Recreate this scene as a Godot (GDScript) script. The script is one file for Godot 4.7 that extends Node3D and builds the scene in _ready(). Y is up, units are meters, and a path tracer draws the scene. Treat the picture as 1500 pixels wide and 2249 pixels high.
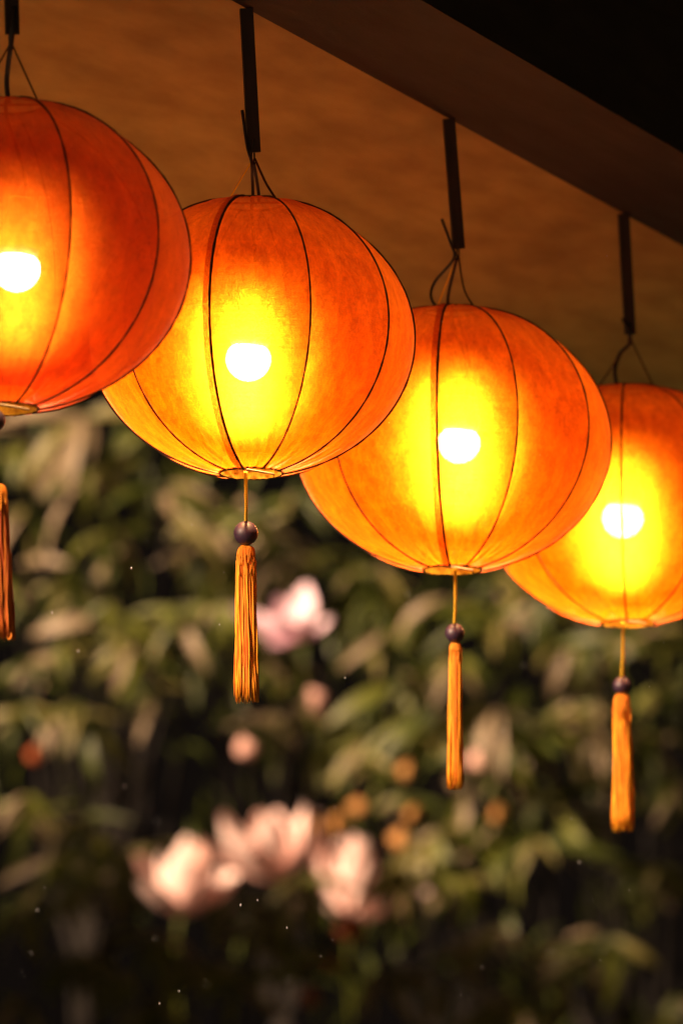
extends Node3D

const CAMERA_PITCH := 9.787
const LAMP_ENERGY := 0.037
const BULB_GLOW := 10.5

var rng := RandomNumberGenerator.new()
var used := {}
var M := {}
var leaf_meshes := []
var petal_meshes := []


func _ready() -> void:
	rng.seed = 20240915
	_camera_and_light()
	_materials()
	_setting()
	_roof()
	_lanterns()
	_shrubs()
	_hedge()
	_rain()


# ------------------------------------------------------------------ camera, sky, sun
func _camera_and_light() -> void:
	var cam := Camera3D.new()
	cam.name = "camera"
	var lens := CameraAttributesPhysical.new()
	lens.frustum_focal_length = 128.06
	lens.frustum_focus_distance = 4.86
	lens.frustum_near = 0.05
	lens.frustum_far = 400.0
	lens.exposure_aperture = 4.5
	cam.attributes = lens
	cam.position = Vector3(0, 1.6, 0)
	cam.rotation_degrees = Vector3(CAMERA_PITCH, 0, 0)
	cam.current = true
	add_child(cam)

	var we := WorldEnvironment.new()
	we.name = "world_environment"
	var e := Environment.new()
	e.background_mode = Environment.BG_SKY
	var sky := Sky.new()
	var sm := ProceduralSkyMaterial.new()
	sm.sky_top_color = Color(0.018, 0.014, 0.013)
	sm.sky_horizon_color = Color(0.032, 0.021, 0.016)
	sm.ground_bottom_color = Color(0.02, 0.017, 0.014)
	sm.ground_horizon_color = Color(0.05, 0.04, 0.035)
	sm.sun_angle_max = 1.0
	sky.sky_material = sm
	e.sky = sky
	e.tonemap_mode = Environment.TONE_MAPPER_LINEAR
	e.tonemap_exposure = 2.5
	e.sdfgi_enabled = true
	e.ssao_enabled = true
	e.ssil_enabled = true
	we.environment = e
	add_child(we)

	var sun := DirectionalLight3D.new()
	sun.name = "night_light"
	sun.light_energy = 1.6
	sun.light_color = Color(1.0, 0.83, 0.68)
	sun.light_angular_distance = 6.0
	sun.shadow_enabled = true
	add_child(sun)
	sun.look_at_from_position(Vector3(-0.75, 0.34, 0.58), Vector3.ZERO)


# ------------------------------------------------------------------ helpers
func numbered(called: String) -> String:
	var n: int = used.get(called, 0)
	used[called] = n + 1
	return called if n == 0 else "%s_%03d" % [called, n]


func thing(called: String, label: String, category: String, at := Vector3.ZERO, group := "") -> Node3D:
	var o := Node3D.new()
	o.name = numbered(called)
	add_child(o, true)
	o.position = at
	o.set_meta("label", label)
	o.set_meta("category", category)
	if group:
		o.set_meta("group", group)
	return o


func piece(called: String, mesh: Mesh, mat: Material, parent: Node, at := Transform3D()) -> MeshInstance3D:
	var o := MeshInstance3D.new()
	var key := "%d/%s" % [parent.get_instance_id(), called]
	var n: int = used.get(key, 0)
	used[key] = n + 1
	o.name = called if n == 0 else "%s_%03d" % [called, n]
	o.mesh = mesh
	o.material_override = mat
	o.transform = at
	parent.add_child(o, true)
	return o


func begin() -> SurfaceTool:
	var st := SurfaceTool.new()
	st.begin(Mesh.PRIMITIVE_TRIANGLES)
	st.set_smooth_group(0)
	return st


func done(st: SurfaceTool) -> ArrayMesh:
	st.generate_normals()
	return st.commit()


# rows of points, u to the right and v upwards as seen from the front
func add_grid(st: SurfaceTool, rows: Array, base: int, color := Color.WHITE, uv_off := Vector2.ZERO, uv_size := Vector2.ONE) -> int:
	var nv := rows.size()
	var nu: int = rows[0].size()
	for j in nv:
		for i in nu:
			st.set_color(color)
			st.set_uv(uv_off + uv_size * Vector2(float(i) / (nu - 1), float(j) / (nv - 1)))
			st.add_vertex(rows[j][i])
	for j in nv - 1:
		for i in nu - 1:
			var a := base + j * nu + i
			for k in [a, a + nu, a + nu + 1, a, a + nu + 1, a + 1]:
				st.add_index(k)
	return base + nu * nv


func grid_mesh(rows: Array, uv_off := Vector2.ZERO, uv_size := Vector2.ONE) -> ArrayMesh:
	var st := begin()
	add_grid(st, rows, 0, Color.WHITE, uv_off, uv_size)
	return done(st)


func tube_rows(pts: Array, radii: Array, sides: int, closed := true) -> Array:
	var rows := []
	var side := Vector3.ZERO
	for k in pts.size():
		var t: Vector3 = (pts[mini(k + 1, pts.size() - 1)] - pts[maxi(k - 1, 0)]).normalized()
		if k == 0:
			side = t.cross(Vector3(0.3, 0.2, 0.93)).normalized()
		side = (side - t * side.dot(t)).normalized()
		var other := t.cross(side)
		var row := []
		for s in sides + 1:
			var a := TAU * s / sides
			row.append(pts[k] + (side * cos(a) + other * sin(a)) * radii[k])
		rows.append(row)
	if closed:
		var first := []
		var last := []
		for s in sides + 1:
			first.append(pts[0])
			last.append(pts[pts.size() - 1])
		rows.push_front(first)
		rows.push_back(last)
	return rows


func tube(pts: Array, radii: Array, sides := 8) -> ArrayMesh:
	return grid_mesh(tube_rows(pts, radii, sides))


func even(r: float, n: int) -> Array:
	var a := []
	a.resize(n)
	a.fill(r)
	return a


func curve(pts: Array, steps: int) -> Array:
	var c := Curve3D.new()
	for k in pts.size():
		var t: Vector3 = (pts[mini(k + 1, pts.size() - 1)] - pts[maxi(k - 1, 0)]) / 6.0
		c.add_point(pts[k], -t, t)
	var out := []
	for s in steps + 1:
		out.append(c.sample_baked(c.get_baked_length() * s / steps, true))
	return out


func lathe(profile: Array, sides := 28) -> ArrayMesh:
	var rows := []
	for p in profile:
		var row := []
		for s in sides + 1:
			var a := TAU * s / sides
			row.append(Vector3(sin(a) * p.x, p.y, cos(a) * p.x))
		rows.append(row)
	return grid_mesh(rows)


func box_mesh(size: Vector3, bevel := 0.0) -> ArrayMesh:
	var st := SurfaceTool.new()
	st.begin(Mesh.PRIMITIVE_TRIANGLES)
	st.set_smooth_group(-1)
	var h := size / 2.0
	for axis in 3:
		for s in [-1.0, 1.0]:
			var n := Vector3.ZERO
			n[axis] = s
			var u := Vector3.ZERO
			u[(axis + 1) % 3] = s
			var v := Vector3.ZERO
			v[(axis + 2) % 3] = 1.0
			var c := n * h
			var uu := u * h - u.sign() * bevel
			var vv := v * h - v.sign() * bevel
			var q := [c - uu - vv, c + uu - vv, c + uu + vv, c - uu + vv]
			for k in [0, 3, 2, 0, 2, 1]:
				st.set_uv(Vector2((q[k] * (uu.normalized())).dot(Vector3.ONE), (q[k] * vv.normalized()).dot(Vector3.ONE)))
				st.add_vertex(q[k])
	st.generate_normals()
	if bevel <= 0.0:
		return st.commit()
	var pts := PackedVector3Array()
	for x in [-1, 1]:
		for y in [-1, 1]:
			for z in [-1, 1]:
				for ax in 3:
					var p := Vector3(x, y, z) * (h - Vector3.ONE * bevel)
					p[ax] = [x, y, z][ax] * h[ax]
					pts.append(p)
	var hull := ConvexPolygonShape3D.new()
	hull.points = pts
	return st.commit()


# ------------------------------------------------------------------ textures and materials
func noise_texture(freq: float, seed_: int, low: Color, high: Color, size := 512, kind := FastNoiseLite.TYPE_SIMPLEX_SMOOTH, octaves := 5) -> NoiseTexture2D:
	var n := FastNoiseLite.new()
	n.noise_type = kind
	n.seed = seed_
	n.frequency = freq
	n.fractal_octaves = octaves
	var t := NoiseTexture2D.new()
	t.width = size
	t.height = size
	t.seamless = true
	t.noise = n
	var g := Gradient.new()
	g.set_color(0, low)
	g.set_color(1, high)
	t.color_ramp = g
	return t


# silk: thread streaks, brushed blotches and tiny openings between the threads (alpha)
func silk_texture(size: int, seed_: int, holes: float) -> ImageTexture:
	var broad := _noise_bytes(size, seed_, 0.006, 4, 60.0)
	var fine := _noise_bytes(size, seed_ + 1, 0.016, 3, 70.0)
	var r := RandomNumberGenerator.new()
	r.seed = seed_
	var weft := PackedFloat32Array()
	var warp := PackedFloat32Array()
	for i in size:
		weft.append(r.randf_range(-1, 1))
		warp.append(r.randf_range(-1, 1))
	var bytes := PackedByteArray()
	bytes.resize(size * size * 4)
	for y in size:
		for x in size:
			var k := y * size + x
			var ridge := absf(fine[k] / 127.5 - 1.0)
			var v := 0.88 + 0.10 * (broad[k] / 127.5 - 1.0) + 0.10 * ridge - 0.12 * pow(1.0 - minf(ridge * 2.0, 1.0), 5.0) - 0.04 + 0.04 * weft[y] + 0.03 * warp[x]
			var c := int(clampf(v, 0.0, 1.0) * 255.0)
			bytes[k * 4] = c
			bytes[k * 4 + 1] = int(clampf(lerpf(v, v * v, 0.5), 0.0, 1.0) * 255.0)
			bytes[k * 4 + 2] = c
			bytes[k * 4 + 3] = 0 if r.randf() < holes else 255
	return ImageTexture.create_from_image(Image.create_from_data(size, size, false, Image.FORMAT_RGBA8, bytes))


func _noise_bytes(size: int, seed_: int, freq: float, octaves: int, warp: float) -> PackedByteArray:
	var n := FastNoiseLite.new()
	n.seed = seed_
	n.frequency = freq
	n.fractal_octaves = octaves
	n.domain_warp_enabled = true
	n.domain_warp_amplitude = warp
	n.domain_warp_frequency = freq
	var im := n.get_seamless_image(size, size, false, false, 0.15)
	im.convert(Image.FORMAT_L8)
	return im.get_data()


# thread normals: tilt mostly along the length of the panel, so that light spreads up and down
func weave_normals(size: int, across: float, along: float) -> ImageTexture:
	var r := RandomNumberGenerator.new()
	r.seed = 77
	var bytes := PackedByteArray()
	bytes.resize(size * size * 3)
	for y in size:
		var row := r.randfn(0.0, along)
		for x in size:
			var n := Vector3(r.randfn(0.0, across), row * 0.16 + r.randfn(0.0, along), 1.0).normalized()
			var o := (y * size + x) * 3
			bytes[o] = int(clampf(n.x * 0.5 + 0.5, 0, 1) * 255.0)
			bytes[o + 1] = int(clampf(n.y * 0.5 + 0.5, 0, 1) * 255.0)
			bytes[o + 2] = int(clampf(n.z * 0.5 + 0.5, 0, 1) * 255.0)
	return ImageTexture.create_from_image(Image.create_from_data(size, size, false, Image.FORMAT_RGB8, bytes))


func plain(color: Color, rough := 0.7, metal := 0.0) -> StandardMaterial3D:
	var m := StandardMaterial3D.new()
	m.albedo_color = color.linear_to_srgb()
	m.roughness = rough
	m.metallic = metal
	return m


func _materials() -> void:
	var silk := silk_texture(1024, 5, 0.25)
	var weave := weave_normals(1024, 0.08, 1.8)
	var s := plain(Color(0.80, 0.122, 0.0003), 0.6)
	s.albedo_color.a = 0.34
	s.albedo_texture = silk
	s.transparency = BaseMaterial3D.TRANSPARENCY_ALPHA_SCISSOR
	s.alpha_scissor_threshold = 0.5
	s.refraction_enabled = true
	s.refraction_scale = 0.042
	s.normal_enabled = true
	s.normal_texture = weave
	s.backlight_enabled = true
	s.backlight = Color(1, 1, 1)
	s.metallic_specular = 0.2
	s.cull_mode = BaseMaterial3D.CULL_DISABLED
	M.silk = s
	var red := s.duplicate()
	red.albedo_color = Color(0.46, 0.029, 0.0002).linear_to_srgb()
	red.albedo_color.a = 0.12
	M.silk_red = red
	var tape := s.duplicate()
	tape.albedo_color = Color(0.46, 0.055, 0.001).linear_to_srgb()
	tape.albedo_color.a = 0.88
	M.tape = tape
	var hem := plain(Color(0.85, 0.42, 0.03), 0.8)
	hem.albedo_texture = silk
	hem.backlight_enabled = true
	hem.backlight = Color(0.9, 0.9, 0.9)
	hem.cull_mode = BaseMaterial3D.CULL_DISABLED
	hem.albedo_color = Color(0.92, 0.56, 0.02).linear_to_srgb()
	M.hem = hem
	M.rib = plain(Color(0.03, 0.012, 0.008), 0.9)
	M.stick = plain(Color(0.55, 0.40, 0.28), 0.6)
	M.ring = plain(Color(0.05, 0.02, 0.01), 0.8)
	M.cable = plain(Color(0.012, 0.010, 0.010), 0.5)
	M.cord_dark = plain(Color(0.035, 0.012, 0.006), 0.9)
	M.cord_orange = plain(Color(0.93, 0.58, 0.035), 0.9)
	M.housing = plain(Color(0.10, 0.095, 0.09), 0.5)
	var bead := plain(Color(0.026, 0.009, 0.030), 0.5)
	bead.metallic_specular = 0.6
	M.bead = bead
	var fringe := plain(Color(1, 1, 1), 0.75)
	fringe.vertex_color_use_as_albedo = true
	M.fringe = fringe
	var bulb := plain(Color(0.9, 0.88, 0.84), 0.4)
	bulb.emission_enabled = true
	bulb.emission = Color(1.0, 0.76, 0.55)
	bulb.emission_energy_multiplier = BULB_GLOW
	M.bulb = bulb
	var dim := bulb.duplicate()
	dim.emission_energy_multiplier = BULB_GLOW * 1.5
	M.bulb_dim = dim
	var bar := plain(Color(0.03, 0.015, 0.012), 0.55)
	bar.albedo_texture = noise_texture(0.02, 3, Color(0.55, 0.5, 0.5), Color(1, 1, 1), 256)
	bar.uv1_triplanar = true
	bar.uv1_scale = Vector3(18, 3, 18)
	M.bar = bar

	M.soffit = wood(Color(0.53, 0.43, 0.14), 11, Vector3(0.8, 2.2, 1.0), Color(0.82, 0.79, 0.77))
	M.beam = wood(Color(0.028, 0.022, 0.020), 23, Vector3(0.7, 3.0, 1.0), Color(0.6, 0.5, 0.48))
	M.deck = wood(Color(0.06, 0.04, 0.032), 31, Vector3(0.6, 2.0, 1.0))

	var g := plain(Color(1, 1, 1), 0.95)
	g.albedo_texture = noise_texture(0.02, 41, Color(0.16, 0.14, 0.09), Color(0.32, 0.30, 0.17))
	g.uv1_triplanar = true
	g.uv1_world_triplanar = true
	g.uv1_scale = Vector3(0.4, 0.4, 0.4)
	M.ground = g

	M.leaf = []
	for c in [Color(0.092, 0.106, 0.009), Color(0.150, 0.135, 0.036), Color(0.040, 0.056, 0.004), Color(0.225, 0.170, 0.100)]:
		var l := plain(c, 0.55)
		l.metallic_specular = 0.5
		l.backlight_enabled = true
		l.backlight = Color(0.35, 0.40, 0.12)
		l.cull_mode = BaseMaterial3D.CULL_DISABLED
		M.leaf.append(l)
	M.bark = plain(Color(0.008, 0.006, 0.004), 0.95)
	var p := plain(Color(0.95, 0.73, 0.68), 0.65)
	p.backlight_enabled = true
	p.backlight = Color(0.4, 0.3, 0.3)
	p.cull_mode = BaseMaterial3D.CULL_DISABLED
	M.petal = p
	var pp := p.duplicate()
	pp.albedo_color = Color(0.86, 0.66, 0.76).linear_to_srgb()
	M.petal_pink = pp
	M.bud = plain(Color(0.62, 0.36, 0.30), 0.7)
	M.bud_gold = plain(Color(0.36, 0.17, 0.04), 0.7)
	M.bud_orange = plain(Color(0.26, 0.055, 0.008), 0.7)
	M.stamen = plain(Color(0.7, 0.55, 0.3), 0.8)
	var w := plain(Color(0.5, 0.52, 0.55), 0.2)
	M.water = w


func wood(c: Color, seed_: int, scale: Vector3, low := Color(0.88, 0.86, 0.85)) -> StandardMaterial3D:
	var m := plain(c, 0.8)
	m.albedo_texture = noise_texture(0.008, seed_, low, Color(1, 1, 1), 1024, FastNoiseLite.TYPE_SIMPLEX_SMOOTH, 6)
	m.uv1_scale = scale
	m.heightmap_enabled = true
	m.heightmap_texture = m.albedo_texture
	m.heightmap_scale = 0.2
	return m


# ------------------------------------------------------------------ setting
func _setting() -> void:
	var plane := PlaneMesh.new()
	plane.size = Vector2(600, 600)
	var o := MeshInstance3D.new()
	o.name = "ground"
	o.mesh = plane
	o.material_override = M.ground
	o.set_meta("kind", "structure")
	o.set_meta("label", "dark garden ground under the shrubs and the porch")
	add_child(o, true)


# ------------------------------------------------------------------ porch roof with the beam that the lanterns hang from
func _roof() -> void:
	# local x runs along the eave, local +z towards the inside of the porch, the origin lies on the beam's lower outer edge
	var roof := thing("porch_roof", "dark timber porch roof with orange lit soffit above the lanterns", "roof", Vector3(0.104, 2.880, -5.1696))
	roof.rotation.y = atan2(0.908, 0.419)
	var x0 := -7.0
	var x1 := 9.0
	var soffit := []
	var soffit_top := []
	for p in [Vector2(-0.46, -0.105), Vector2(-0.002, 0.012)]:
		soffit.append([Vector3(x0, p.y, p.x), Vector3(x1, p.y, p.x)])
		soffit_top.push_front([Vector3(x0, p.y + 0.03, p.x), Vector3(x1, p.y + 0.03, p.x)])
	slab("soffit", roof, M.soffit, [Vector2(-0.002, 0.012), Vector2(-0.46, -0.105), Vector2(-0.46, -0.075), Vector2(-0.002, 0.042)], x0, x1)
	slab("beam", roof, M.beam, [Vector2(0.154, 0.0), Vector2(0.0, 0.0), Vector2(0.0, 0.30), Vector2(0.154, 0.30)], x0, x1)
	slab("ceiling", roof, M.deck, [Vector2(5.0, 0.26), Vector2(0.156, 0.26), Vector2(0.156, 0.30), Vector2(5.0, 0.30)], x0, x1)
	slab("fascia", roof, M.deck, [Vector2(-0.462, -0.118), Vector2(-0.482, -0.118), Vector2(-0.482, -0.03), Vector2(-0.462, -0.03)], x0, x1)
	slab("roof_covering", roof, M.deck, [Vector2(5.2, 0.34), Vector2(0.16, 0.34), Vector2(-0.50, -0.028), Vector2(-0.50, 0.0), Vector2(0.15, 0.38), Vector2(5.2, 0.38)], x0, x1)

	var bottoms := [Vector3(-0.2707, 2.7524, -4.3677), Vector3(-0.0785, 2.7520, -4.7796), Vector3(0.1138, 2.7549, -5.1910), Vector3(0.3016, 2.7548, -5.6029)]
	var tops := [Vector3(-0.2737, 2.8795, -4.3478), Vector3(-0.0854, 2.8795, -4.7579), Vector3(0.104, 2.8795, -5.1696), Vector3(0.2945, 2.8795, -5.5807)]
	var which := ["above the leftmost lantern", "above the sharpest lantern", "above the third lantern from the left", "above the right lantern, farthest of the four"]
	for k in 4:
		var b: Vector3 = bottoms[k]
		var t: Vector3 = tops[k]
		var up := (t - b).normalized()
		var right := up.cross(Vector3(0.25, 0, 1)).cross(up).cross(up).normalized()
		right = Vector3(1, 0, -0.2)
		right = (right - up * right.dot(up)).normalized()
		var bar := thing("hanging_bar", "flat dark bar hanging from the beam " + which[k], "bar", b, "flat bars holding the lanterns")
		bar.basis = Basis(right, up, right.cross(up))
		var len_ := (t - b).length()
		piece("strip", box_mesh(Vector3(0.0115, len_, 0.006)), M.bar, bar, Transform3D(Basis(), Vector3(0, len_ / 2.0, 0)))
		var hook := curve([Vector3(0.0, 0.012, 0.0042), Vector3(-0.003, -0.002, 0.004), Vector3(-0.002, -0.009, 0.0), Vector3(0.001, -0.004, -0.004), Vector3(0.0, 0.010, -0.0042)], 14)
		piece("hook", tube(hook, even(0.0009, hook.size()), 6), M.cable, bar)


func slab(called: String, parent: Node3D, mat: Material, section: Array, x0: float, x1: float) -> MeshInstance3D:
	var st := SurfaceTool.new()
	st.begin(Mesh.PRIMITIVE_TRIANGLES)
	st.set_smooth_group(-1)
	var n := section.size()
	for k in n:
		var a: Vector2 = section[k]
		var b: Vector2 = section[(k + 1) % n]
		var q := [Vector3(x0, a.y, a.x), Vector3(x1, a.y, a.x), Vector3(x1, b.y, b.x), Vector3(x0, b.y, b.x)]
		var w := a.distance_to(b)
		var uv := [Vector2(x0, 0), Vector2(x1, 0), Vector2(x1, w), Vector2(x0, w)]
		for i in [0, 1, 2, 0, 2, 3]:
			st.set_uv(uv[i])
			st.add_vertex(q[i])
	for x in [x0, x1]:
		for i in ([0, 1, 2, 0, 2, 3] if x == x0 else [0, 2, 1, 0, 3, 2]):
			st.set_uv(section[i])
			st.add_vertex(Vector3(x, section[i].y, section[i].x))
	st.generate_normals()
	return piece(called, st.commit(), mat, parent)


# ------------------------------------------------------------------ lanterns
func shade_point(phi: float, psi: float, r: float, h: float) -> Vector3:
	var c := cos(psi)
	return Vector3(sin(phi) * r * c, sin(psi) * h, cos(phi) * r * c)


func fabric_point(phi: float, a: float, b: float, psi: float, r: float, h: float, n: FastNoiseLite, out := 0.0) -> Vector3:
	var mid := (a + b) / 2.0
	var half := (b - a) / 2.0
	var f := lerpf(1.0, cos(half) / cos(phi - mid), 0.80)
	var edge := 1.0 - pow(absf(phi - mid) / half, 4.0)
	var fold := pow(absf(sin(psi)), 5.0)
	var w := n.get_noise_2d(phi * 260.0, psi * 16.0 + a * 50.0) * 0.0030 * fold + n.get_noise_2d(phi * 40.0 + a * 90.0, psi * 60.0) * 0.0007
	var p := shade_point(phi, psi, r * f, h)
	return p + Vector3(p.x / (r * r), p.y / (h * h), p.z / (r * r)).normalized() * (w * edge + out)


func lantern(spec: Dictionary) -> void:
	var r: float = spec.r
	var h: float = spec.h
	var o := thing("silk_lantern", spec.label, "lantern", spec.at, "round orange silk lanterns in a row")
	var n := FastNoiseLite.new()
	n.seed = spec.seed
	n.frequency = 0.05
	rng.seed = spec.seed
	var ring_r: float = 0.0285
	var psi0 := acos(ring_r / r)
	var hy := h / sin(psi0)
	var ribs := []
	for k in 10:
		var off: float = spec.ribs[k] if k < spec.ribs.size() else -13.0 + 36.0 * k + rng.randf_range(-2, 2)
		ribs.append(deg_to_rad(off))
	# fabric panels between the ribs
	for k in 10:
		var a: float = ribs[k]
		var b: float = ribs[(k + 1) % 10] + (TAU if k == 9 else 0.0)
		var rows := []
		for j in 49:
			var psi := lerpf(-psi0, psi0, j / 48.0)
			var row := []
			for i in 17:
				row.append(fabric_point(lerpf(a, b, i / 16.0), a, b, psi, r, hy, n))
			rows.append(row)
		piece("fabric_panel", grid_mesh(rows, Vector2(rng.randf(), rng.randf()), Vector2(0.85, 2.0)), M[spec.get("cloth", "silk")], o)
	# ribs: thread-wrapped wires just outside the cloth
	for k in 10:
		var pts := []
		var rad := []
		var thick: float = 0.0012 if k == 0 else 0.0009
		for j in 61:
			var psi := lerpf(-psi0, psi0, j / 60.0)
			pts.append(shade_point(ribs[k], psi, r + (0.0016 if k == 0 else 0.0006), hy + 0.0006))
			rad.append(thick * (1.0 + 0.22 * rng.randf_range(-1, 1)))
		piece("rib", tube(pts, rad, 7), M.rib, o)
	# overlapping seam of the cloth beside the front rib
	var seam := []
	for j in 49:
		var psi := lerpf(-psi0, psi0, j / 48.0)
		var width := 0.0068 / (r * maxf(cos(psi), 0.25))
		var row := []
		for i in 5:
			var phi: float = ribs[0] - width * (1.0 - i / 4.0) * (1.0 + 0.06 * n.get_noise_1d(j * 9.0))
			row.append(fabric_point(phi, ribs[9] - TAU, ribs[0], psi, r, hy, n, 0.0012))
		seam.append(row)
	if spec.get("seam", true):
		piece("seam_tape", grid_mesh(seam, Vector2(0.1, 0), Vector2(0.06, 2.0)), M.tape, o)
	# hem turned in round the lower opening
	var hem := []
	for j in 7:
		var row := []
		for i in 61:
			var phi := TAU * i / 60.0
			var rr := ring_r - 0.0016 + 0.0012 * n.get_noise_2d(i * 25.0, j * 30.0) - 0.002 * pow(j / 6.0, 2.0)
			row.append(Vector3(sin(phi) * rr, -h - 0.0006 + 0.0009 * n.get_noise_1d(i * 90.0) * float(j == 0) + 0.015 * j / 6.0, cos(phi) * rr))
		hem.append(row)
	piece("hem", grid_mesh(hem, Vector2.ZERO, Vector2(2.0, 0.1)), M.hem, o)
	# wire rings round the two openings
	for s in [-1.0, 1.0]:
		var pts := []
		var rad := []
		for k in 41:
			var a := TAU * k / 40.0
			pts.append(Vector3(sin(a) * ring_r, s * h, cos(a) * ring_r))
			rad.append(0.0011 * (1.0 + 0.25 * rng.randf_range(-1, 1)))
		piece("wire_ring", tube(pts, rad, 7), M.ring, o)
	# crossbars in the openings
	piece("crossbar", tube([Vector3(-0.016, -h + 0.0015, 0.020), Vector3(0.004, -h + 0.002, 0.0), Vector3(0.020, -h + 0.0025, -0.019)], even(0.0011, 3), 6), M.stick, o)
	piece("crossbar", tube([Vector3(-0.028, h, 0.0), Vector3(0.028, h, 0.004)], even(0.0011, 2), 6), M.ring, o)

	# bulb in its white housing
	var bulb_at: Vector3 = spec.bulb - spec.at
	var tilt := Basis(Vector3(0, 0, 1), spec.tilt)
	var br: float = spec.bulb_r
	var prof := []
	for j in 13:
		var a := PI / 2.0 * j / 12.0
		prof.append(Vector2(sin(a) * br, -cos(a) * br * 1.0))
	for j in range(1, 9):
		var a := PI / 2.0 * j / 8.0
		prof.append(Vector2(br * pow(cos(a), 0.55), br * 0.66 * sin(a)))
	var bulb := piece("bulb", lathe(prof), M[spec.get("globe", "bulb")], o, Transform3D(tilt, bulb_at))
	var cup := [Vector2(0.0, br * 0.67), Vector2(br * 0.60, br * 0.67), Vector2(br * 0.80, br * 0.52), Vector2(br * 0.92, br * 0.9), Vector2(br * 0.9, br * 1.3), Vector2(br * 0.62, br * 2.1), Vector2(br * 0.6, br * 3.0), Vector2(0.0, br * 3.0)]
	piece("socket", lathe(cup), M.housing, bulb)
	var lamp := OmniLight3D.new()
	lamp.name = "bulb_light"
	lamp.light_color = Color(1.0, 0.80, 0.50)
	lamp.light_energy = LAMP_ENERGY * spec.power * 0.50
	lamp.light_size = br * 0.55
	lamp.omni_range = 40.0
	lamp.omni_attenuation = 2.0
	lamp.shadow_enabled = true
	lamp.position = bulb_at + tilt * Vector3(0, br * 0.02, 0)
	o.add_child(lamp, true)
	# the diode board inside the bulb throws most of its light forwards, away from the socket
	var beam := SpotLight3D.new()
	beam.name = "bulb_beam"
	beam.light_color = Color(1.0, 0.80, 0.50)
	beam.light_energy = LAMP_ENERGY * spec.power * 2.2
	beam.light_size = br * 0.5
	beam.spot_angle = 89.0
	beam.spot_angle_attenuation = 1.0
	beam.spot_range = 40.0
	beam.spot_attenuation = 2.0
	beam.shadow_enabled = true
	o.add_child(beam, true)
	beam.transform = Transform3D(Basis.looking_at(Vector3(-0.42, -0.62, 0.45)), bulb_at - Vector3(0, br * 0.1, 0))
	var up_end := bulb_at + tilt * Vector3(0, br * 3.0, 0)
	var flex := curve([up_end, up_end + tilt * Vector3(0, 0.02, 0), Vector3(0, h - 0.01, 0.004), Vector3(0, h + 0.004, 0.004)], 12)
	piece("power_cable", tube(flex, even(0.0017, flex.size()), 8), M.cable, o)
	# cords above, tied to the hook of the bar
	for c in spec.cords:
		var pts := curve(c.p, 22)
		piece(c.n, tube(pts, even(c.r, pts.size()), 7), M[c.m], o)
	# tassel
	_tassel(o, spec, h)


func _tassel(o: Node3D, spec: Dictionary, h: float) -> void:
	var t: Dictionary = spec.tassel
	var bead_at: Vector3 = t.bead - spec.at
	var st := begin()
	var base := 0
	var top: Vector3 = t.top - spec.at
	var end: Vector3 = t.end - spec.at
	var w: float = t.w / 2.0
	var count: int = t.strands
	for k in count:
		var a := rng.randf_range(0, TAU)
		var q := sqrt(rng.randf()) if k % 3 == 0 else rng.randf_range(0.8, 1.0)
		var dir := Vector3(cos(a), 0, sin(a) * 0.8)
		var sway := Vector3(rng.randf_range(-1, 1), 0, rng.randf_range(-1, 1)) * w * 0.16
		var len_ := rng.randf_range(0.94, 1.01)
		var pts := []
		var rad := []
		for j in 12:
			var f := j / 11.0
			var grow := lerpf(0.30, 0.86, smoothstep(0.0, 0.09, f)) + 0.16 * smoothstep(0.3, 1.0, f)
			var p := top.lerp(end, f * len_) + dir * w * q * grow + sway * sin(f * 5.0 + a * 3.0) * smoothstep(0.05, 0.5, f)
			p += Vector3(rng.randf_range(-1, 1), 0, rng.randf_range(-1, 1)) * w * 0.03
			pts.append(p)
			rad.append(0.00052 if j < 11 else 0.0003)
		var mix_ := rng.randf()
		var col: Color = Color(0.82, 0.38, 0.006).lerp(Color(0.50, 0.09, 0.003), mix_) * t.get("dye", Color.WHITE)
		base = add_grid(st, tube_rows(pts, rad, 5), base, col)
	# threads folded over the knot
	for k in 34:
		var a := TAU * k / 34.0
		var dir := Vector3(cos(a), 0, sin(a) * 0.8)
		var pts := curve([top + Vector3(0, 0.002, 0), top + dir * w * 0.45 + Vector3(0, 0.0015, 0), top + dir * w * 0.74 - Vector3(0, w * 0.35, 0), top + dir * w * rng.randf_range(0.6, 0.85) - Vector3(0, w * rng.randf_range(0.7, 2.6), 0)], 8)
		base = add_grid(st, tube_rows(pts, even(0.0006, pts.size()), 5), base, Color(0.68, 0.23, 0.005))
	if t.get("loop", false):
		var e := end
		var pts := curve([e + Vector3(0.002, 0.02, 0.004), e + Vector3(0.005, 0.012, 0.005), e + Vector3(0.0075, 0.002, 0.005), e + Vector3(0.005, -0.001, 0.005), e + Vector3(0.002, 0.006, 0.004)], 16)
		base = add_grid(st, tube_rows(pts, even(0.0007, pts.size()), 5), base, Color(0.8, 0.25, 0.016))
	var tassel := piece("tassel", done(st), M.fringe, o)
	var r: float = t.r
	var ball := []
	for j in 19:
		var a := -PI / 2 + PI * j / 18.0
		ball.append(Vector2(cos(a) * r, sin(a) * r))
	piece("bead", lathe(ball, 32), M.bead, tassel, Transform3D(Basis(), bead_at))
	var cord := curve([Vector3(bead_at.x, -h + 0.002, -0.002), Vector3(bead_at.x + 0.0004, lerpf(-h, bead_at.y, 0.5), bead_at.z * 0.4), bead_at + Vector3(0, r * 0.9, 0)], 12)
	piece("cord", tube(cord, even(0.0016, cord.size()), 7), M.cord_orange, tassel)
	piece("cord", tube([bead_at - Vector3(0, r * 0.9, 0), top + Vector3(0, 0.001, 0)], even(0.0013, 2), 7), M.cord_orange, tassel)


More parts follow.
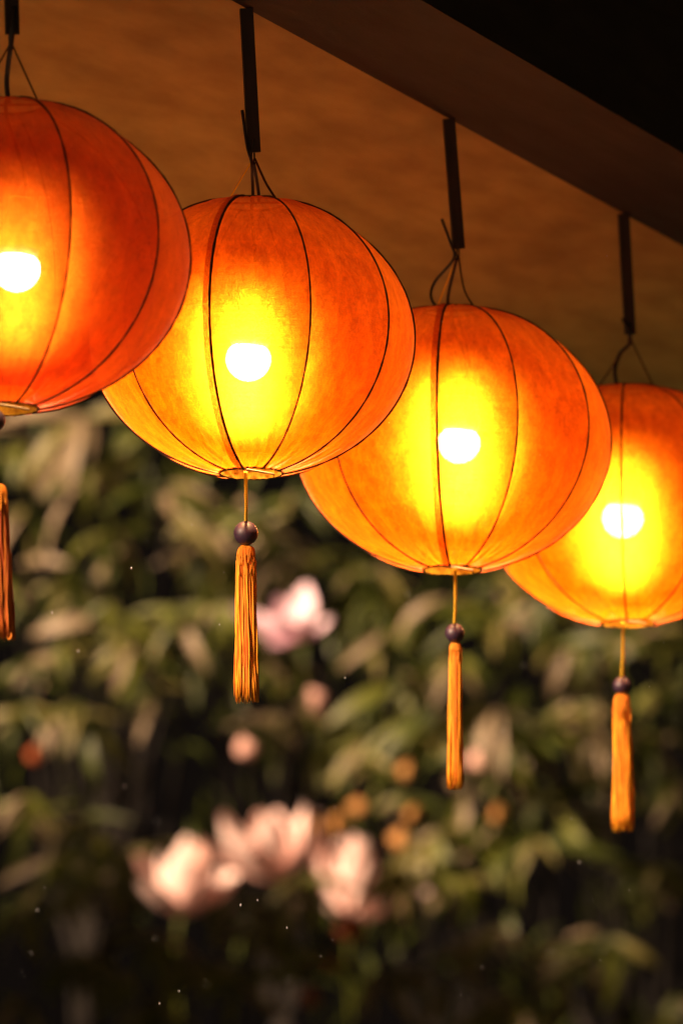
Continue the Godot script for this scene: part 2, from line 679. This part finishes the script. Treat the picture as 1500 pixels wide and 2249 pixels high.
func _lanterns() -> void:
	var hooks := [Vector3(-0.2727, 2.744, -4.3677), Vector3(-0.0805, 2.744, -4.7796), Vector3(0.1118, 2.747, -5.1910), Vector3(0.3006, 2.747, -5.6029)]
	var C := [Vector3(-0.2764, 2.5725, -4.3987), Vector3(-0.0805, 2.5881, -4.8079), Vector3(0.1075, 2.5721, -5.2226), Vector3(0.2980, 2.5783, -5.6334)]
	var specs := [
		{"label": "large red lantern cut off by the left edge, nearest of the four", "r": 0.1519, "h": 0.1275, "bulb": Vector3(-0.2670, 2.5625, -4.4004), "bulb_r": 0.0195, "seed": 101, "cloth": "silk_red", "globe": "bulb_dim", "power": 0.36, "tilt": -0.08, "ribs": [-13.0, 23.5, 57.5, 93.0]},
		{"label": "second lantern from the left, sharpest, with a thick dark rib left of its bulb", "r": 0.1460, "h": 0.1235, "bulb": Vector3(-0.0834, 2.5695, -4.8111), "bulb_r": 0.0205, "seed": 202, "power": 1.0, "tilt": -0.08, "ribs": [-13.5, 21.5, 56.5, 92.0]},
		{"label": "third lantern from the left, between the sharpest and the right one", "r": 0.1540, "h": 0.1280, "bulb": Vector3(0.1142, 2.5695, -5.2230), "bulb_r": 0.0205, "seed": 303, "power": 1.0, "tilt": -0.08, "ribs": [-6.5, 22.5, 56.5, 91.0]},
		{"label": "right lantern cut off by the right edge, farthest of the four", "r": 0.1525, "h": 0.1245, "bulb": Vector3(0.2940, 2.5661, -5.6355), "bulb_r": 0.0215, "seed": 404, "power": 1.0, "tilt": -0.08, "ribs": [-5.0, 29.0, 63.0, 98.0], "seam": false},
	]
	var tassels := [
		{"bead": Vector3(-0.2865, 2.4390, -4.4210), "r": 0.0100, "top": Vector3(-0.2830, 2.385, -4.43), "end": Vector3(-0.2785, 2.262, -4.452), "w": 0.020, "strands": 190, "loop": true, "dye": Color(0.62, 0.40, 0.5)},
		{"bead": Vector3(-0.0857, 2.4150, -4.8370), "r": 0.0110, "top": Vector3(-0.0855, 2.4020, -4.840), "end": Vector3(-0.0850, 2.2660, -4.8630), "w": 0.0205, "strands": 230},
		{"bead": Vector3(0.1098, 2.3870, -5.2550), "r": 0.0094, "top": Vector3(0.1106, 2.3760, -5.2580), "end": Vector3(0.1105, 2.2380, -5.2810), "w": 0.0140, "strands": 170},
		{"bead": Vector3(0.2930, 2.3930, -5.6660), "r": 0.0092, "top": Vector3(0.2928, 2.3820, -5.6680), "end": Vector3(0.2945, 2.2430, -5.6910), "w": 0.0215, "strands": 230},
	]
	for k in 4:
		var s: Dictionary = specs[k]
		s.at = C[k]
		s.tassel = tassels[k]
		s.tassel.bead.x = s.tassel.bead.x
		var hk: Vector3 = hooks[k] - C[k]
		var h: float = s.h
		var rr := 0.0275
		match k:
			0:
				s.cords = [
					{"n": "power_cable", "m": "cable", "r": 0.0022, "p": [Vector3(0.002, h, 0.004), Vector3(0.000, h + 0.02, 0.006), hk + Vector3(0.002, 0.004, 0.006), hk + Vector3(0.004, 0.03, 0.006)]},
					{"n": "hanging_cord", "m": "cord_dark", "r": 0.0008, "p": [Vector3(0.027, h, 0.004), hk + Vector3(0.002, 0, 0)]},
					{"n": "hanging_cord", "m": "cord_dark", "r": 0.0008, "p": [Vector3(-0.024, h, 0.012), hk]},
				]
			1:
				s.cords = [
					{"n": "power_cable", "m": "cable", "r": 0.0015, "p": [Vector3(0.001, h, 0.008), Vector3(0.0005, h + 0.018, 0.008), hk + Vector3(0.0, -0.002, 0.006), hk + Vector3(-0.004, 0.012, 0.007), hk + Vector3(-0.0085, 0.045, 0.008)]},
					{"n": "power_cable", "m": "cable", "r": 0.0015, "p": [Vector3(0.0065, h, 0.006), Vector3(0.0055, h + 0.012, 0.006), hk + Vector3(0.002, -0.003, 0.005)]},
					{"n": "hanging_cord", "m": "cord_orange", "r": 0.0007, "p": [Vector3(-0.0205, h, 0.016), hk]},
					{"n": "hanging_cord", "m": "cord_dark", "r": 0.0011, "p": [Vector3(0.021, h + 0.002, 0.014), Vector3(0.012, h + 0.018, 0.009), hk + Vector3(0.003, 0.002, 0)]},
				]
			2:
				s.cords = [
					{"n": "power_cable", "m": "cable", "r": 0.0017, "p": [Vector3(-0.003, h, 0.008), Vector3(-0.0035, h + 0.014, 0.008), hk + Vector3(0.0, -0.003, 0.006)]},
					{"n": "power_cable", "m": "cable", "r": 0.0015, "p": [Vector3(-0.014, h, 0.010), Vector3(-0.0205, h + 0.012, 0.010), Vector3(-0.0165, h + 0.027, 0.009), hk + Vector3(-0.003, -0.003, 0.006), hk + Vector3(-0.006, 0.012, 0.007), hk + Vector3(-0.0145, 0.036, 0.008)]},
					{"n": "hanging_cord", "m": "cord_orange", "r": 0.0007, "p": [Vector3(-0.016, h, -0.006), hk]},
					{"n": "hanging_cord", "m": "cord_dark", "r": 0.0010, "p": [Vector3(0.0225, h, 0.012), Vector3(0.012, h + 0.02, 0.008), hk + Vector3(0.002, 0, 0)]},
				]
			3:
				s.cords = [
					{"n": "power_cable", "m": "cable", "r": 0.0022, "p": [Vector3(-0.009, h, 0.008), Vector3(-0.0115, h + 0.018, 0.008), Vector3(-0.006, h + 0.036, 0.008), hk + Vector3(0.001, 0.0, 0.006), hk + Vector3(-0.007, 0.024, 0.007)]},
					{"n": "hanging_cord", "m": "cord_dark", "r": 0.0009, "p": [Vector3(-0.0325, h - 0.004, 0.006), hk]},
					{"n": "hanging_cord", "m": "cord_dark", "r": 0.0009, "p": [Vector3(0.031, h - 0.003, 0.006), hk + Vector3(0.003, 0, 0)]},
				]
		lantern(s)


# ------------------------------------------------------------------ shrubs
func leaf_mesh(droop: float, fold: float, width: float, bend: float) -> ArrayMesh:
	# unit length, growing along +z from the stalk, +y the upper side
	var rows := []
	var pos := Vector3.ZERO
	var pitch := 0.0
	for j in 9:
		var f := j / 8.0
		var half := width * 0.5 * pow(sin(PI * clampf(f * 0.94 + 0.03, 0, 1)), 0.8) * (1.0 - 0.25 * f)
		if j == 8:
			half = 0.004
		var row := []
		for i in 5:
			var s := (i - 2) / 2.0
			row.append(pos + Vector3(s * half + bend * f * f, absf(s) * half * fold, 0))
		rows.append(row)
		pitch += droop / 8.0
		pos += Vector3(0, -sin(pitch), cos(pitch)) / 8.0
	# rows run towards the tip: seen from above, u must run left to right
	return grid_mesh(rows)


func shrub(called: String, label: String, tips: Array, flowers: Array, buds: Array, gold: Array, orange: Array, base: Vector3, seed_: int) -> void:
	rng.seed = seed_
	var o := thing(called, label, "shrub", base, "flowering shrubs behind the lanterns")
	var crown := Vector3.ZERO
	for t in tips:
		crown += t[0]
	crown /= tips.size()
	var fork := Vector3(lerpf(base.x, crown.x, 0.6), crown.y - 1.3, base.z) - base
	var trunk := curve([Vector3.ZERO, fork * Vector3(0.4, 0.45, 1.0) + Vector3(0.05, 0, 0.03), fork], 12)
	var rad := []
	for j in 13:
		rad.append(lerpf(0.065, 0.04, j / 12.0))
	piece("trunk", tube(trunk, rad, 9), M.bark, o)
	for t in tips:
		var p: Vector3 = t[0] - base
		var size: float = t[1]
		var behind := Vector3(rng.randf_range(-0.1, 0.1), -0.25, -0.35)
		var stem := curve([fork, (fork + p) / 2.0 + behind, p + Vector3(0, -0.07, -0.10) * size, p], 10)
		var sr := []
		for j in 11:
			sr.append(lerpf(0.014, 0.0035, j / 10.0))
		piece("branch", tube(stem, sr, 6), M.bark, o)
		for sprig in (2 if rng.randf() < 0.45 else 1):
			var n := rng.randi_range(7, 10)
			var turn := rng.randf_range(-0.5, 0.5)
			var q := p if sprig == 0 else p + Vector3(rng.randf_range(-0.11, 0.11), rng.randf_range(-0.10, 0.04), rng.randf_range(-0.12, 0.05))
			var grow := size * (1.0 if sprig == 0 else rng.randf_range(0.55, 0.9))
			for k in n:
				var a := lerpf(-2.0, 2.0, (k + 0.5) / n) + rng.randf_range(-0.35, 0.35) + turn
				var lift := rng.randf_range(-0.95, 0.35)
				var s := 0.23 * grow * rng.randf_range(0.6, 1.25)
				var back := rng.randf_range(0.0, 0.10) * grow
				var b := Basis(Vector3.UP, a) * Basis(Vector3.RIGHT, -lift) * Basis(Vector3.BACK, 1.0 * sin(a) + rng.randf_range(-0.6, 0.6))
				piece("leaf", leaf_meshes[rng.randi() % leaf_meshes.size()], M.leaf[rng.randi() % 4], o, Transform3D(b.scaled(Vector3.ONE * s), q - Vector3(0, 0.6, 0.7) * back))
	for f in flowers:
		flower(o, f, base)
	for set_ in [[buds, "bud"], [gold, "bud_gold"], [orange, "bud_orange"]]:
		for b in set_[0]:
			flower_bud(o, b[0] - base, b[1], M[set_[1]])
	# the leaves deeper inside and past the photo's frame
	var lo: Vector3 = tips[0][0]
	var hi := lo
	for t in tips:
		lo = lo.min(t[0])
		hi = hi.max(t[0])
	if hi.y > 4.1:
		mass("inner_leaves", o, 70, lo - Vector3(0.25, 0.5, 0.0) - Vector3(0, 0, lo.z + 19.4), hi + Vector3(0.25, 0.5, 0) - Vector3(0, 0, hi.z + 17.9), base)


func mass(called: String, o: Node3D, count: int, lo: Vector3, hi: Vector3, base: Vector3) -> void:
	var mm := MultiMesh.new()
	mm.transform_format = MultiMesh.TRANSFORM_3D
	mm.mesh = leaf_meshes[1]
	mm.instance_count = count
	for k in count:
		var p := Vector3(rng.randf_range(lo.x, hi.x), rng.randf_range(lo.y, hi.y), rng.randf_range(lo.z, hi.z)) - base
		var b := Basis(Vector3.UP, rng.randf_range(0, TAU)) * Basis(Vector3.RIGHT, rng.randf_range(-0.3, 0.7)) * Basis(Vector3.BACK, rng.randf_range(-0.6, 0.6))
		mm.set_instance_transform(k, Transform3D(b.scaled(Vector3.ONE * 0.17 * rng.randf_range(0.7, 1.2)), p))
	var mi := MultiMeshInstance3D.new()
	mi.name = called
	mi.multimesh = mm
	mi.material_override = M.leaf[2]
	mi.set_meta("kind", "stuff")
	o.add_child(mi, true)


func petal_mesh(cup: float, width: float) -> ArrayMesh:
	# unit length along +z, curling up towards +y
	var rows := []
	var pos := Vector3.ZERO
	var pitch := -0.1
	for j in 10:
		var f := j / 9.0
		var half := width * 0.5 * (0.25 + 0.75 * sin(PI * pow(clampf(f, 0, 1), 0.85) * 0.96)) * (1.0 - 0.5 * pow(f, 5.0))
		var row := []
		for i in 7:
			var s := (i - 3) / 3.0
			row.append(pos + Vector3(s * half, absf(s) * absf(s) * half * 0.45 + 0.02 * sin(s * 5.0 + f * 6.0) * f, 0))
		rows.append(row)
		pitch += cup / 9.0
		pos += Vector3(0, sin(pitch), cos(pitch)) / 9.0
	return grid_mesh(rows)


func flower(o: Node3D, f: Dictionary, base: Vector3) -> void:
	var axis: Vector3 = f.axis.normalized()
	var side := axis.cross(Vector3(0.3, 0.1, 1)).normalized()
	var frame := Basis(side, axis, side.cross(axis))
	var core := []
	for j in 7:
		var a := -PI / 2 + PI * j / 6.0
		core.append(Vector2(cos(a) * 0.07, sin(a) * 0.16 + 0.14))
	var head := piece("flower", lathe(core, 14), M.stamen, o, Transform3D(frame.scaled(Vector3.ONE * f.size), f.at - base))
	for k in f.n:
		var a: float = TAU * k / f.n + f.turn + rng.randf_range(-0.15, 0.15)
		var open: float = f.open + rng.randf_range(-0.4, 0.45)
		var b := Basis(Vector3.UP, a) * Basis(Vector3.RIGHT, -open)
		piece("petal", petal_meshes[rng.randi() % petal_meshes.size()], M.petal_pink if f.get("pink", false) else M.petal, head, Transform3D(b.scaled(Vector3(1, 1, 1) * rng.randf_range(0.72, 1.12)), Vector3.ZERO))
	var stalk := curve([f.at - base, f.at - base - axis * 0.12, f.at - base - axis * 0.18 + Vector3(0.02, -0.15, -0.1)], 8)
	piece("flower_stalk", tube(stalk, even(0.006, stalk.size()), 6), M.leaf[0], o)


func flower_bud(o: Node3D, at: Vector3, r: float, mat: Material) -> void:
	var rows := []
	for j in 11:
		var f := j / 10.0
		var row := []
		for s in 17:
			var a := TAU * s / 16.0
			var q := r * 0.85 * sin(PI * pow(f, 0.85)) * (1.0 + 0.38 * cos(a * 3.0 + f * 4.0 + at.x * 50.0))
			row.append(Vector3(sin(a) * q, (f * 2.3 - 1.0) * r, cos(a) * q))
		rows.append(row)
	piece("flower_bud", grid_mesh(rows), mat, o, Transform3D(Basis.from_euler(Vector3(rng.randf_range(-0.5, 0.5), 0, rng.randf_range(-0.5, 0.5))), at))


func _shrubs() -> void:
	for d in [[1.1, 0.35, 0.17, 0.05], [1.6, 0.3, 0.19, -0.05], [0.7, 0.4, 0.16, 0.08], [1.3, 0.25, 0.20, 0.0], [2.0, 0.3, 0.155, -0.08]]:
		leaf_meshes.append(leaf_mesh(d[0], d[1], d[2], d[3]))
	for d in [[0.9, 0.46], [0.5, 0.52], [1.2, 0.42]]:
		petal_meshes.append(petal_mesh(d[0], d[1]))
	var upper := [{"at": Vector3(-0.143, 4.03, -16.35), "size": 0.20, "pink": true, "axis": Vector3(-0.25, 0.8, 0.75), "n": 9, "turn": 0.2, "open": 0.35}]
	var lower := [
		{"at": Vector3(-0.512, 3.279, -17.295), "size": 0.27, "axis": Vector3(0.12, 1.0, 0.35), "n": 10, "turn": 0.3, "open": 0.65},
		{"at": Vector3(-0.195, 3.315, -16.550), "size": 0.29, "axis": Vector3(-0.15, 0.9, 0.45), "n": 9, "turn": 0.9, "open": 0.65},
		{"at": Vector3(0.031, 3.258, -17.190), "size": 0.29, "axis": Vector3(0.1, 1.0, 0.5), "n": 10, "turn": 0.0, "open": 0.65},
	]
	shrub("flowering_shrub", "leafy shrub with pale drooping leaves under the left lantern, no large flower", [[Vector3(-0.98, 4.74, -16.68), 0.90], [Vector3(-0.80, 4.78, -16.60), 1.10], [Vector3(-0.60, 4.83, -16.74), 1.00], [Vector3(-0.54, 4.59, -16.66), 1.20], [Vector3(-0.80, 4.63, -16.61), 1.00], [Vector3(-0.98, 4.52, -16.80), 1.00], [Vector3(-0.72, 4.49, -17.07), 1.00], [Vector3(-0.86, 4.37, -17.03), 1.00], [Vector3(-0.47, 4.45, -17.00), 0.80], [Vector3(-0.73, 4.22, -16.76), 1.10], [Vector3(-0.88, 4.12, -16.94), 1.00], [Vector3(-0.64, 4.10, -16.81), 1.00], [Vector3(-0.49, 4.18, -16.74), 1.00], [Vector3(-0.79, 3.88, -16.76), 1.10], [Vector3(-0.98, 3.90, -16.81), 0.60], [Vector3(-0.59, 4.01, -17.15), 0.80], [Vector3(-1.05, 4.34, -17.05), 0.80]], [], [], [], [[Vector3(-0.94, 3.72, -16.68), 0.027]], Vector3(-0.9, 0, -17.3), 11)
	shrub("flowering_shrub", "middle shrub with one pink flower beside the sharpest lantern's tassel", [[Vector3(-0.28, 4.60, -17.19), 0.80], [Vector3(-0.15, 4.66, -17.4), 0.85], [Vector3(-0.42, 4.58, -17.35), 0.8], [Vector3(0.03, 4.48, -17.5), 0.8], [Vector3(-0.33, 4.42, -17.22), 1.10], [Vector3(-0.40, 4.23, -16.95), 1.00], [Vector3(-0.20, 4.40, -16.98), 0.70], [Vector3(-0.27, 4.13, -17.18), 0.80], [Vector3(-0.07, 4.45, -17.18), 0.90], [Vector3(-0.16, 3.97, -17.33), 0.90], [Vector3(-0.04, 3.92, -17.35), 1.20], [Vector3(0.07, 3.81, -16.96), 0.90], [Vector3(-0.27, 3.90, -17.21), 0.70], [Vector3(-0.01, 4.32, -17.17), 0.90], [Vector3(-0.42, 4.11, -17.13), 0.70], [Vector3(0.11, 4.35, -16.92), 0.80]], upper, [[Vector3(-0.29, 3.74, -16.68), 0.032], [Vector3(-0.08, 3.88, -16.65), 0.035]], [], [], Vector3(-0.2, 0, -17.6), 12)
	shrub("flowering_shrub", "dense shrub with drooping leaf clusters around the third lantern's tassel", [[Vector3(0.15, 4.21, -16.69), 1.00], [Vector3(0.32, 4.18, -16.50), 1.00], [Vector3(0.50, 4.21, -16.92), 1.00], [Vector3(0.19, 4.03, -16.92), 1.10], [Vector3(0.30, 3.90, -16.78), 1.10], [Vector3(0.48, 3.88, -16.65), 1.20], [Vector3(0.44, 3.76, -16.99), 1.20], [Vector3(0.61, 3.82, -16.80), 1.00], [Vector3(0.68, 3.67, -16.99), 1.20], [Vector3(0.48, 3.58, -16.98), 1.20], [Vector3(0.28, 3.51, -16.82), 1.20], [Vector3(0.60, 3.48, -16.78), 1.00], [Vector3(0.35, 3.39, -16.89), 0.80], [Vector3(0.21, 3.61, -16.77), 0.80], [Vector3(0.35, 4.02, -16.56), 0.70], [Vector3(0.20, 3.39, -16.74), 0.90]], [], [[Vector3(0.42, 3.70, -16.69), 0.032]], [[Vector3(0.20, 3.67, -16.69), 0.025], [Vector3(0.22, 3.54, -16.71), 0.025], [Vector3(0.48, 3.54, -16.71), 0.025], [Vector3(0.18, 3.45, -16.63), 0.033]], [], Vector3(0.5, 0, -17.2), 13)
	shrub("flowering_shrub", "dim shrub behind the right lantern's tassel at the right edge", [[Vector3(0.74, 4.22, -17.57), 0.90], [Vector3(0.62, 4.36, -17.45), 0.9], [Vector3(0.50, 4.42, -17.5), 0.85], [Vector3(0.86, 4.34, -17.5), 0.8], [Vector3(0.84, 4.17, -17.18), 0.90], [Vector3(1.00, 4.20, -17.18), 1.00], [Vector3(1.07, 4.09, -17.50), 1.00], [Vector3(0.74, 3.99, -17.34), 0.90], [Vector3(0.98, 3.92, -17.48), 0.90], [Vector3(0.88, 3.77, -17.47), 0.70], [Vector3(1.01, 3.48, -17.46), 0.80], [Vector3(0.94, 3.44, -17.80), 0.60], [Vector3(0.81, 3.94, -17.30), 0.80], [Vector3(1.07, 3.73, -17.45), 0.70]], [], [], [], [], Vector3(1.1, 0, -17.8), 14)
	shrub("flowering_shrub", "low shrub with three large pale pink flowers and orange buds, lower left", [[Vector3(-0.75, 3.05, -16.30), 0.90], [Vector3(-0.30, 3.02, -16.28), 0.90], [Vector3(0.12, 3.06, -16.32), 0.90], [Vector3(-0.95, 2.95, -16.30), 0.80], [Vector3(-0.95, 3.56, -16.33), 1.00], [Vector3(-0.78, 3.52, -16.28), 1.00], [Vector3(-0.67, 3.40, -16.35), 0.90], [Vector3(-0.86, 3.38, -16.36), 0.90], [Vector3(-0.97, 3.23, -16.45), 0.70], [Vector3(-0.57, 3.15, -16.42), 1.00], [Vector3(-0.45, 3.08, -16.30), 0.90], [Vector3(-0.22, 3.21, -16.30), 1.00], [Vector3(-0.34, 3.26, -16.33), 0.80], [Vector3(-0.58, 2.95, -16.43), 0.80], [Vector3(-0.04, 3.11, -16.52), 0.60], [Vector3(-0.13, 3.35, -16.45), 0.80], [Vector3(-0.82, 3.08, -16.50), 0.60]], lower, [[Vector3(-0.43, 3.41, -16.74), 0.042]], [[Vector3(-0.07, 3.50, -16.72), 0.028], [Vector3(-0.01, 3.51, -16.72), 0.032], [Vector3(0.05, 3.56, -16.71), 0.029]], [[Vector3(0.03, 3.19, -16.77), 0.044], [Vector3(-0.02, 3.09, -16.79), 0.026], [Vector3(-0.10, 2.98, -16.81), 0.030]], Vector3(-0.5, 0, -17.1), 15)
	shrub("flowering_shrub", "dark low shrub with a few hanging leaves in the lower right corner", [[Vector3(0.32, 3.02, -16.30), 0.90], [Vector3(0.52, 2.95, -16.25), 0.90], [Vector3(0.45, 3.16, -16.35), 0.80], [Vector3(0.69, 3.13, -16.48), 1.15], [Vector3(0.80, 3.14, -16.38), 0.90], [Vector3(1.01, 2.98, -16.55), 0.80], [Vector3(0.57, 3.01, -16.45), 0.60], [Vector3(0.93, 2.91, -16.57), 0.70]], [], [], [], [], Vector3(0.85, 0, -17.5), 16)


# ------------------------------------------------------------------ tall hedge left of the view, it shades the foot of the shrubs
func _hedge() -> void:
	rng.seed = 31
	var o := thing("hedge", "tall dark clipped hedge beside the garden, left of the shrubs", "hedge", Vector3(-4.6, 0, -14.5))
	var n := FastNoiseLite.new()
	n.seed = 8
	n.frequency = 0.9
	var rows := []
	var size := Vector3(5.6, 4.40, 0.7)
	for j in 33:
		var a := PI * j / 32.0
		var row := []
		for i in 41:
			var b := PI * 2.0 * i / 40.0
			var d := Vector3(sin(b) * pow(absf(sin(a)), 0.3), -cos(a), cos(b) * pow(absf(sin(a)), 0.3))
			var q := d / maxf(maxf(absf(d.x), absf(d.y)), absf(d.z))
			q = q.lerp(d.normalized(), 0.12)
			row.append(Vector3(q.x * size.x / 2.0, (q.y + 1.0) * size.y / 2.0, q.z * size.z / 2.0) + q * 0.06 * n.get_noise_3d(q.x * 6.0, q.y * 5.0, q.z))
		rows.append(row)
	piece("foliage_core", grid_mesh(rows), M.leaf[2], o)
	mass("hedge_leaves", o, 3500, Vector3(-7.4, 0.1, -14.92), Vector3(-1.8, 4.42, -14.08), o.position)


# ------------------------------------------------------------------ rain
func _rain() -> void:
	rng.seed = 9
	var ball := SphereMesh.new()
	ball.radius = 0.5
	ball.height = 1.0
	ball.radial_segments = 10
	ball.rings = 6
	var mm := MultiMesh.new()
	mm.transform_format = MultiMesh.TRANSFORM_3D
	mm.mesh = ball
	mm.instance_count = 320
	for k in 320:
		var z := -rng.randf_range(4.6, 12.0)
		var p := Vector3(rng.randf_range(-0.075, 0.075) * -z, 1.6 + (-z) * rng.randf_range(0.05, 0.24), z)
		var s := rng.randf_range(0.0004, 0.0011)
		mm.set_instance_transform(k, Transform3D(Basis().scaled(Vector3(s, s * rng.randf_range(1.0, 2.6), s)), p))
	var mi := MultiMeshInstance3D.new()
	mi.name = "rain_drops"
	mi.multimesh = mm
	mi.material_override = M.water
	mi.set_meta("kind", "stuff")
	mi.set_meta("label", "fine rain drops drifting in front of the shrubs")
	mi.set_meta("category", "rain")
	add_child(mi, true)
